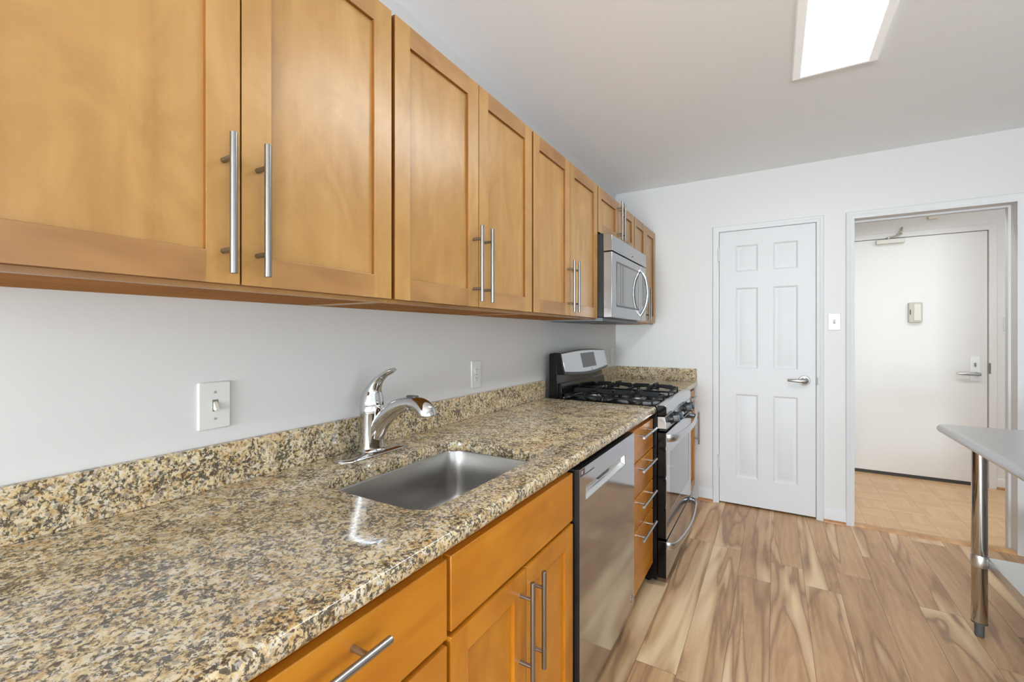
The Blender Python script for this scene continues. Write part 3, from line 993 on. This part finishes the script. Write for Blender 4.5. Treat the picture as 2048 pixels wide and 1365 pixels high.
sp = spline([(0.262, 1.081, .021), (0.280, 1.080, .0225), (0.298, 1.075, .025), (0.311, 1.065, .0268), (0.317, 1.053, .0272), (0.318, 1.049, .0262)], 5)
hd = MB().tube([(a, FY, b) for a, b, r in sp], [r for a, b, r in sp], 24, side=(0, 1, 0)).build('spray_head', CHROME, fc, smooth=60)
MB().prism(rrect(0.242, 0.282, FY - 0.011, FY + 0.011, 0.010, 5), 'z', 1.096, 1.1045).build('button', flat('faucet_button', lin(62, 62, 62), 0.35), hd, 0.002)
hp = spline([(FX, 1.066, .0362, 1), (FX, 1.080, .0355, 1), (FX + 0.003, 1.098, .0310, 1), (FX + 0.011, 1.118, .0225, 1.05), (FX + 0.028, 1.140, .0145, 1.2), (FX + 0.052, 1.158, .0095, 1.6), (FX + 0.076, 1.170, .0085, 1.9), (FX + 0.094, 1.177, .0062, 1.8)], 5)
MB().tube([(a, FY, b) for a, b, r, f in hp], [r for a, b, r, f in hp], 24, side=(0, 1, 0), flat_=[f for a, b, r, f in hp]).build('lever_handle', CHROME, fc, smooth=60)

# ------------------------------------------------------------------ dishwasher
dw = thing('dishwasher', 'stainless dishwasher with a pocket handle under the granite worktop', 'dishwasher', (0.3, 1.588, 0))
DY0, DY1, DXF = 1.283, 1.902, 0.652
MB().box(0.03, 0.600, 1.274, 1.9035, 0.10, 0.868).build('body', BLACKP, dw)
# door: steel sheet with a recessed pocket
PY0, PY1, PZ0, PZ1 = 1.338, 1.768, 0.756, 0.796
m = MB()
ys, zs = [DY0, PY0, PY1, DY1], [0.118, PZ0, PZ1, 0.862]
for i in range(3):
    for k in range(3):
        if (i, k) != (1, 1):
            m.add([(DXF, ys[i], zs[k]), (DXF, ys[i + 1], zs[k]), (DXF, ys[i + 1], zs[k + 1]), (DXF, ys[i], zs[k + 1])], [(0, 1, 2, 3)])
m.add([(DXF, PY0, PZ0), (DXF, PY1, PZ0), (DXF, PY1, PZ1), (DXF, PY0, PZ1), (DXF - .018, PY0 + .004, PZ0 + .012), (DXF - .018, PY1 - .004, PZ0 + .012), (DXF - .018, PY1 - .004, PZ1), (DXF - .018, PY0 + .004, PZ1)],
      [(0, 1, 5, 4), (1, 2, 6, 5), (2, 3, 7, 6), (3, 0, 4, 7), (4, 5, 6, 7)], 2)
xb = 0.601
m.add([(DXF, DY0, .118), (DXF, DY1, .118), (DXF, DY1, .862), (DXF, DY0, .862), (xb, DY0, .118), (xb, DY1, .118), (xb, DY1, .862), (xb, DY0, .862)],
      [(0, 1, 5, 4), (1, 2, 6, 5), (2, 3, 7, 6), (3, 0, 4, 7), (4, 5, 6, 7)], 1)
dd = weld(m).build('door', [STEELZ, BLACKP, GALV], dw, 0.002)
MB().prism(rrect(1.470, 1.585, PZ1 - 0.016, PZ1 - 0.001, 0.006, 4), 'x', DXF - 0.0185, DXF - 0.006).build('latch_grip', DARKGREY, dd, 0.001)
MB().box(DXF - 0.001, DXF + 0.0004, 1.330, 1.412, 0.8365, 0.8395).build('status_light', BLACKP, dd)
st = MB().box(DXF - 0.0005, DXF + 0.0005, 1.289, 1.326, 0.838, 0.859).build('sticker', STICKER, dw)
text_mesh('10', 0.017, 'lettering', STICKTXT, st, Matrix.Translation((DXF + 0.0006, 1.3015, 0.849)) @ FACE_X)
text_mesh('YEAR', 0.0062, 'lettering', STICKRED, st, Matrix.Translation((DXF + 0.0006, 1.3175, 0.852)) @ FACE_X)
rg = MB()
rg.loft([[(DXF + h, 1.862 + r * math.cos(2 * PI * k / 28), 0.168 + r * math.sin(2 * PI * k / 28)) for k in range(28)] for r, h in ((0.0145, -0.0005), (0.0145, 0.0006), (0.0125, 0.0006), (0.0125, -0.0005))], cap0=False, cap1=False)
rg.tube([(DXF + 0.0003, 1.853, 0.159), (DXF + 0.0003, 1.866, 0.172)], 0.0009, 6)
rg.tube([(DXF + 0.0003, 1.859, 0.172), (DXF + 0.0003, 1.866, 0.172)], 0.0009, 6)
rg.build('badge', NICKEL, dd)
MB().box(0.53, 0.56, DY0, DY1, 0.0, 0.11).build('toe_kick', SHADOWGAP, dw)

# ------------------------------------------------------------------ range
rg_ = thing('gas_range', 'freestanding stainless gas range with black sides and iron grates', 'range', (0.35, 2.698, 0))
RY0, RY1 = 2.316, 3.082
MB().box(0.045, 0.655, RY0, RY1, 0.030, 0.905).build('body', BLACK, rg_, 0.003)
for x in (0.08, 0.60):
    for y in (RY0 + 0.05, RY1 - 0.05):
        MB().lathe([(0.016, 0), (0.018, 0.006), (0.010, 0.01), (0.010, 0.031)], (x, y, 0), 'z', 14).build('foot', BLACKP, rg_)
MB().box(0.10, 0.648, RY0 + 0.001, RY1 - 0.001, 0.9055, 0.918).build('cooktop', BLACK, rg_, 0.004)
# stainless sloped front rail with black end caps
MB().prism([(0.6485, 0.9055), (0.6485, 0.920), (0.688, 0.922), (0.697, 0.919), (0.701, 0.912), (0.701, 0.874), (0.698, 0.8705), (0.6555, 0.8705), (0.6555, 0.9055)], 'y', RY0 + 0.013, RY1 - 0.013).build('front_rail', STEEL, rg_, 0.002)
for a, b in ((RY0, RY0 + 0.0125), (RY1 - 0.0125, RY1)):
    MB().prism([(0.6555, 0.8715), (0.6555, 0.919), (0.690, 0.921), (0.7005, 0.913), (0.7005, 0.8715)], 'y', a, b).build('end_cap', BLACK, rg_, 0.001)
cp = MB().prism([(0.656, 0.802), (0.656, 0.8655), (0.694, 0.8655), (0.704, 0.812), (0.704, 0.802)], 'y', RY0 + 0.003, RY1 - 0.003).build('control_panel', STEEL, rg_, 0.003)
nrm = Vector((math.cos(math.radians(11)), 0, math.sin(math.radians(11))))
for y in (2.450, 2.548, 2.840, 2.938):
    c0 = Vector((0.700, y, 0.836))
    up = Vector((0, 0, 1)) - nrm * nrm.z
    up.normalize()
    kn = MB().tube([c0 - nrm * 0.002, c0 + nrm * 0.003, c0 + nrm * 0.0035, c0 + nrm * 0.012, c0 + nrm * 0.013], [0.028, 0.0275, 0.0215, 0.0205, 0.019], 28)
    k_ = kn.build('knob', BLACKP, rg_)
    g = MB()
    lp = []
    for h_, hw, hl in ((0.011, 0.0100, 0.0205), (0.036, 0.0085, 0.0220), (0.040, 0.0068, 0.0200)):
        lp.append([c0 + nrm * h_ + Vector((0, 1, 0)) * a_ + up * b_ for a_, b_ in rrect(-hw, hw, -hl, hl, hw * 0.8, 4)])
    g.loft(lp)
    gp = g.build('grip', BLACKP, k_)
    MB().loft([[c0 + nrm * h_ + Vector((0, 1, 0)) * a_ + up * b_ for a_, b_ in rrect(-0.0062, 0.0062, -0.0185, 0.0185, 0.005, 4)] for h_ in (0.0385, 0.0422)]).build('grip_face', KNOBBLUE, k_)
# vent slots under the control panel
for z in (0.7955, 0.789):
    MB().box(0.66, 0.695, RY0 + 0.03, RY1 - 0.03, z, z + 0.003).build('vent', BLACKP, rg_)
# oven door
ODZ0, ODZ1, OXF = 0.246, 0.783, 0.702
od = MB().box(0.658, OXF - 0.004, RY0 + 0.004, RY1 - 0.004, ODZ0, ODZ1).build('oven_door', BLACK, rg_, 0.002)
WY0, WY1, WZ0, WZ1 = 2.405, 2.992, 0.360, 0.668
m = MB()
ys, zs = [RY0 + 0.004, WY0, WY1, RY1 - 0.004], [ODZ0, WZ0, WZ1, ODZ1]
for i in range(3):
    for k in range(3):
        if (i, k) != (1, 1):
            m.box(OXF - 0.004, OXF, ys[i], ys[i + 1], zs[k], zs[k + 1])
weld(m)
seen = {}
for n_, f in enumerate(m.f):
    seen.setdefault(tuple(sorted(f)), []).append(n_)
drop = {n_ for v in seen.values() if len(v) > 1 for n_ in v}
m.mi = [k for n_, k in enumerate(m.mi) if n_ not in drop]
m.f = [f for n_, f in enumerate(m.f) if n_ not in drop]
m.build('door_skin', STEELZ, od, 0.001)
MB().box(OXF - 0.0055, OXF - 0.001, WY0 + 0.0005, WY1 - 0.0005, WZ0 + 0.0005, WZ1 - 0.0005).build('window', OVENGLASS, od, 0.0008)


def bow_handle(parent, z, depth, y0, y1, xf, name='handle', hh=0.017, droop=0.0):
    pts = spline([(xf - 0.002, y0), (xf + depth * 0.5, y0 + 0.025), (xf + depth * 0.78, y0 + 0.12), (xf + depth, (y0 + y1) / 2), (xf + depth * 0.78, y1 - 0.12), (xf + depth * 0.5, y1 - 0.025), (xf - 0.002, y1)], 6)
    return MB().tube([(a, b, z - droop * math.sin(PI * (b - y0) / (y1 - y0))) for a, b in pts], 0.0075, 20, side=(0, 0, 1), flat_=hh / 0.0075).build(name, STEEL, parent, smooth=60)


bow_handle(od, 0.757, 0.060, RY0 + 0.012, RY1 - 0.012, OXF, hh=0.019)
dz0, dz1 = 0.045, 0.232
rd = MB().box(0.658, OXF - 0.003, RY0 + 0.004, RY1 - 0.004, dz0, dz1).build('drawer', BLACK, rg_, 0.002)
MB().box(OXF - 0.003, OXF, RY0 + 0.004, RY1 - 0.004, dz0, dz1).build('drawer_skin', STEELZ, rd, 0.001)
bow_handle(rd, 0.208, 0.060, RY0 + 0.012, RY1 - 0.012, OXF, hh=0.020, droop=0.012)
# backguard
bg = MB().prism([(0.045, 0.9055), (0.045, 1.164), (0.052, 1.174), (0.088, 1.174), (0.100, 1.0), (0.104, 0.9185)], 'y', RY0 + 0.002, RY1 - 0.002).build('backguard', BLACK, rg_, 0.003)
MB().prism([(0.0985, 1.0), (0.1005, 0.9185), (0.124, 0.9185), (0.116, 1.0)], 'y', RY0 + 0.012, RY1 - 0.012).build('splash_panel', BLACK, bg, 0.002)
MB().box(0.1245, 0.134, RY0 + 0.02, RY1 - 0.02, 0.9182, 0.9225).build('rear_strip', STEEL, bg, 0.001)


def lens(y0, y1, zlo, zhi, bow, n=14):
    """outline in (y,z): bowed top and bottom edges, straight ends."""
    top = [(y0 + (y1 - y0) * i / n, zhi + bow * math.sin(PI * i / n)) for i in range(n + 1)]
    bot = [(y1 - (y1 - y0) * i / n, zlo - bow * 1.7 * math.sin(PI * i / n)) for i in range(n + 1)]
    return top + bot


def tilted(poly, off, x_at, th):
    return [[(x_at(z) + o, y, z) for y, z in poly] for o in (off, off + th)]


xat = lambda z: 0.143 - (z - 1.06) * 0.235
cs_ = MB().loft(tilted(lens(RY0 + 0.006, RY1 - 0.001, 1.053, 1.177, 0.012), -0.047, xat, 0.045)).build('console', BLACK, rg_, 0.002)
cn = MB().loft(tilted(lens(RY0 + 0.013, RY1 - 0.013, 1.068, 1.172, 0.011), -0.002, xat, 0.005)).build('console_face', STEEL, cs_, 0.0015)
MB().loft(tilted([(2.610, 1.076), (2.845, 1.076), (2.845, 1.166), (2.610, 1.166)], 0.003, xat, 0.0012)).build('display', flat('display_grey', lin(82, 82, 86), 0.25), cs_)
bd = MB()
for k, z in enumerate((1.0665, 1.0605, 1.0545)):
    bd.loft(tilted([(2.748, z - 0.0022), (2.757, z - 0.0022), (2.757, z + 0.0022), (2.748, z + 0.0022)], 0.003, xat, 0.0006))
bd.build('badge', DARKGREY, cs_)
# burners and grates
for x in (0.245, 0.500):
    for y in (2.49, 2.905):
        bn = MB().lathe([(0.052, 0), (0.052, 0.004), (0.044, 0.009), (0.040, 0.016), (0.036, 0.017)], (x, y, 0.9182), 'z', 28).build('burner', flat('burner_alloy', lin(120, 118, 114), 0.4, 0.8), rg_)
        MB().lathe([(0.037, 0.0), (0.038, 0.004), (0.034, 0.009), (0.02, 0.010)], (x, y, 0.9355), 'z', 28).build('burner_cap', IRON, bn)


def grate(x0, x1, y0, y1):
    """one cast-iron grate over one burner: square frame on four legs, four fingers pointing to the middle."""
    m = MB()
    zt, zb, w = 0.941, 0.931, 0.010
    cx, cy = (x0 + x1) / 2, (y0 + y1) / 2
    for a in (y0, y1 - w):
        m.box(x0, x1, a, a + w, zb, zt)
    for a in (x0, x1 - w):
        m.box(a, a + w, y0 + w * 0.5, y1 - w * 0.5, zb, zt - 0.0005)
    for a in (x0, x1 - w):
        for b in (y0, y1 - w):
            m.prism([(a + 0.001, b + 0.001), (a + w - 0.001, b + 0.001), (a + w - 0.001, b + w - 0.001), (a + 0.001, b + w - 0.001)], 'z', 0.9182, zb + 0.002)
    fh, g, h = 0.966, 0.022, 0.0055
    for p, q in ((x0, cx - g), (x1, cx + g)):
        s = 1 if q > p else -1
        m.prism([(p, zb + 0.001), (p + s * 0.06, zb + 0.010), (q, fh - 0.022), (q, fh - 0.002), (q - s * 0.006, fh), (p + s * 0.014, fh - 0.001), (p + s * 0.004, fh - 0.008)], 'y', cy - h, cy + h)
    for p, q in ((y0, cy - g), (y1, cy + g)):
        s = 1 if q > p else -1
        m.prism([(p, zb + 0.001), (p + s * 0.06, zb + 0.010), (q, fh - 0.022), (q, fh - 0.002), (q - s * 0.006, fh), (p + s * 0.014, fh - 0.001), (p + s * 0.004, fh - 0.008)], 'x', cx - h, cx + h)
    return m.build('grate', IRON, rg_, 0.0015)


for xa, xb_ in ((0.128, 0.3695), (0.3715, 0.628)):
    for ya, yb in ((2.345, 2.635), (2.763, 3.053)):
        grate(xa, xb_, ya, yb)

# ------------------------------------------------------------------ microwave
mw = thing('microwave', 'over the range stainless microwave with a bowed handle', 'microwave', (0.2, 2.71, 1.366))
MY0, MY1, MZ0, MZ1, MXF = 2.341, 3.077, 1.372, 1.838, 0.414
MB().box(0.0005, 0.364, MY0, MY1, MZ0 + 0.006, MZ1).build('body', BLACKP, mw, 0.002)
# underside vent tray
vt = MB().box(0.05, 0.356, MY0 + 0.012, MY1 - 0.012, MZ0 - 0.016, MZ0 + 0.0055).build('vent_tray', flat('vent_grey', lin(110, 114, 116), 0.45, 0.5), mw, 0.003)
for a, b in ((2.40, 2.64), (2.78, 3.02)):
    MB().box(0.12, 0.30, a, b, MZ0 - 0.019, MZ0 - 0.0155).build('filter', DARKGREY, vt, 0.001)
# top grille band
tb = MB().prism([(0.3645, 1.740), (0.3645, 1.836), (0.398, 1.836), (0.412, 1.826), (0.4145, 1.741)], 'y', MY0, MY1).build('vent_band', MWSTEEL, mw, 0.0015)
e = MB()
e.loft([[(0.4145 + h, 2.735 + a * math.cos(2 * PI * k / 28), 1.768 + b * math.sin(2 * PI * k / 28)) for k in range(28)] for a, b, h in ((0.028, 0.010, -0.001), (0.028, 0.010, 0.0012), (0.022, 0.007, 0.0012), (0.022, 0.007, -0.001))], cap0=False, cap1=False)
e.tube([(0.415, 2.710, 1.766), (0.4156, 2.733, 1.770), (0.415, 2.760, 1.766)], 0.0022, 8)
e.build('badge', CHROME, tb)
DYE = 2.945      # seam between door and control strip
md = MB().prism([(0.3645, 1.376), (0.3645, 1.735), (0.413, 1.735), (0.413, 1.379), (0.410, 1.376)], 'y', MY0, DYE - 0.0015).build('door', MWSTEEL, mw, 0.0025)
MB().prism(rrect(2.425, 2.885, 1.448, 1.682, 0.004, 3), 'x', 0.4125, 0.4140).build('window', MWGLASS, md)
MB().prism(rrect(2.415, 2.895, 1.438, 1.692, 0.006, 3), 'x', 0.4110, 0.4132).build('window_border', DARKGREY, md)
MB().box(0.4138, 0.4146, 2.490, 2.494, 1.449, 1.681).build('window_line', DARKGREY, md)
cs = MB().prism([(0.3645, 1.376), (0.3645, 1.735), (0.413, 1.735), (0.413, 1.379), (0.410, 1.376)], 'y', DYE + 0.0015, MY1).build('control_panel', MWSTEEL, mw, 0.0025)
MB().box(0.4125, 0.4137, 2.975, 3.055, 1.470, 1.690).build('keypad', flat('keypad_grey', lin(120, 120, 126), 0.25), cs)
hp = spline([(0.412, 1.405), (0.430, 1.432), (0.450, 1.480), (0.459, 1.556), (0.450, 1.632), (0.430, 1.680), (0.412, 1.707)], 6)
MB().tube([(a, DYE - 0.015, b) for a, b in hp], 0.0095, 16, side=(0, 1, 0), flat_=1.0).build('handle', STEEL, md, smooth=60)

# ------------------------------------------------------------------ ceiling light
cl = thing('ceiling_light', 'flush rectangular fluorescent light with white frame on the ceiling', 'ceiling light', (1.397, 1.85, H))
X0, X1, Y0, Y1 = 1.240, 1.555, 1.20, 2.455
m = MB()
a, b, c, d = X0 + 0.036, X1 - 0.036, Y0 + 0.02, Y1 - 0.014
zt, zl = H - 0.0005, H - 0.012
o = [(X0, Y0), (X1, Y0), (X1, Y1), (X0, Y1)]
i_ = [(a, c), (b, c), (b, d), (a, d)]
loops = [[(x, y, zt) for x, y in o], [(x, y, zl) for x, y in o], [(x, y, zl) for x, y in i_], [(x, y, zt) for x, y in i_]]
m.loft(loops, cap0=False, cap1=False)
m.build('frame', FRAME_GLOW, cl, 0.003)
MB().box(a + 0.0005, b - 0.0005, c + 0.0005, d - 0.0005, zl + 0.001, zt - 0.004).build('diffuser', DIFFUSER, cl)

# ------------------------------------------------------------------ stainless work table
wt = thing('work_table', 'stainless steel work table on round legs with a lower shelf', 'table', (2.2, 1.95, 0))
TX0, TX1, TY0, TY1, TZ = 1.815, 2.575, 0.95, 2.780, 0.870
r = 0.019
edge = [(0.030, TZ)] + [(r - r * math.sin(t), TZ - r + r * math.cos(t)) for t in [PI * k / 10 for k in range(0, 11)]] + [(0.030, TZ - 2 * r)]
loops = []
for o, z in edge:
    rr = 0.012 + max(0.0, 0.03 - o) * 0.3
    loops.append([(px, py, z) for px, py in rrect(TX0 + o, TX1 - o, TY0 + o, TY1 - o, rr, 6)])
MB().loft(loops).build('tabletop', TABLESTEEL, wt, smooth=50)
LX = (1.920, TX1 - 0.105)
LY = (TY0 + 0.15, 2.632)
for x in LX:
    for y in LY:
        lg = MB().lathe([(0.0245, 0.062), (0.0255, 0.064), (0.0255, TZ - 0.040)], (x, y, 0), 'z', 32).build('leg', LEGSTEEL, wt, smooth=50)
        MB().lathe([(0.0265, 0.062), (0.0262, 0.057), (0.016, 0.053), (0.015, 0.004), (0.013, 0.0)], (x, y, 0), 'z', 20).build('foot', RUBBER, lg)
        MB().lathe([(0.0275, 0.298), (0.0285, 0.300), (0.0285, 0.346), (0.0275, 0.348)], (x, y, 0), 'z', 32).build('collar', GALV, lg)
sx0, sx1, sy0, sy1 = LX[0] + 0.022, LX[1] + 0.02, LY[0] - 0.02, LY[1] + 0.0
MB().prism([(sx0, 0.302), (sx0 + 0.004, 0.302), (sx0 + 0.004, 0.336), (sx1 - 0.004, 0.336), (sx1 - 0.004, 0.302), (sx1, 0.302), (sx1, 0.338), (sx1 - 0.003, 0.340), (sx0 + 0.003, 0.340), (sx0, 0.338)], 'y', sy0, sy1).build('lower_shelf', GALV, wt)
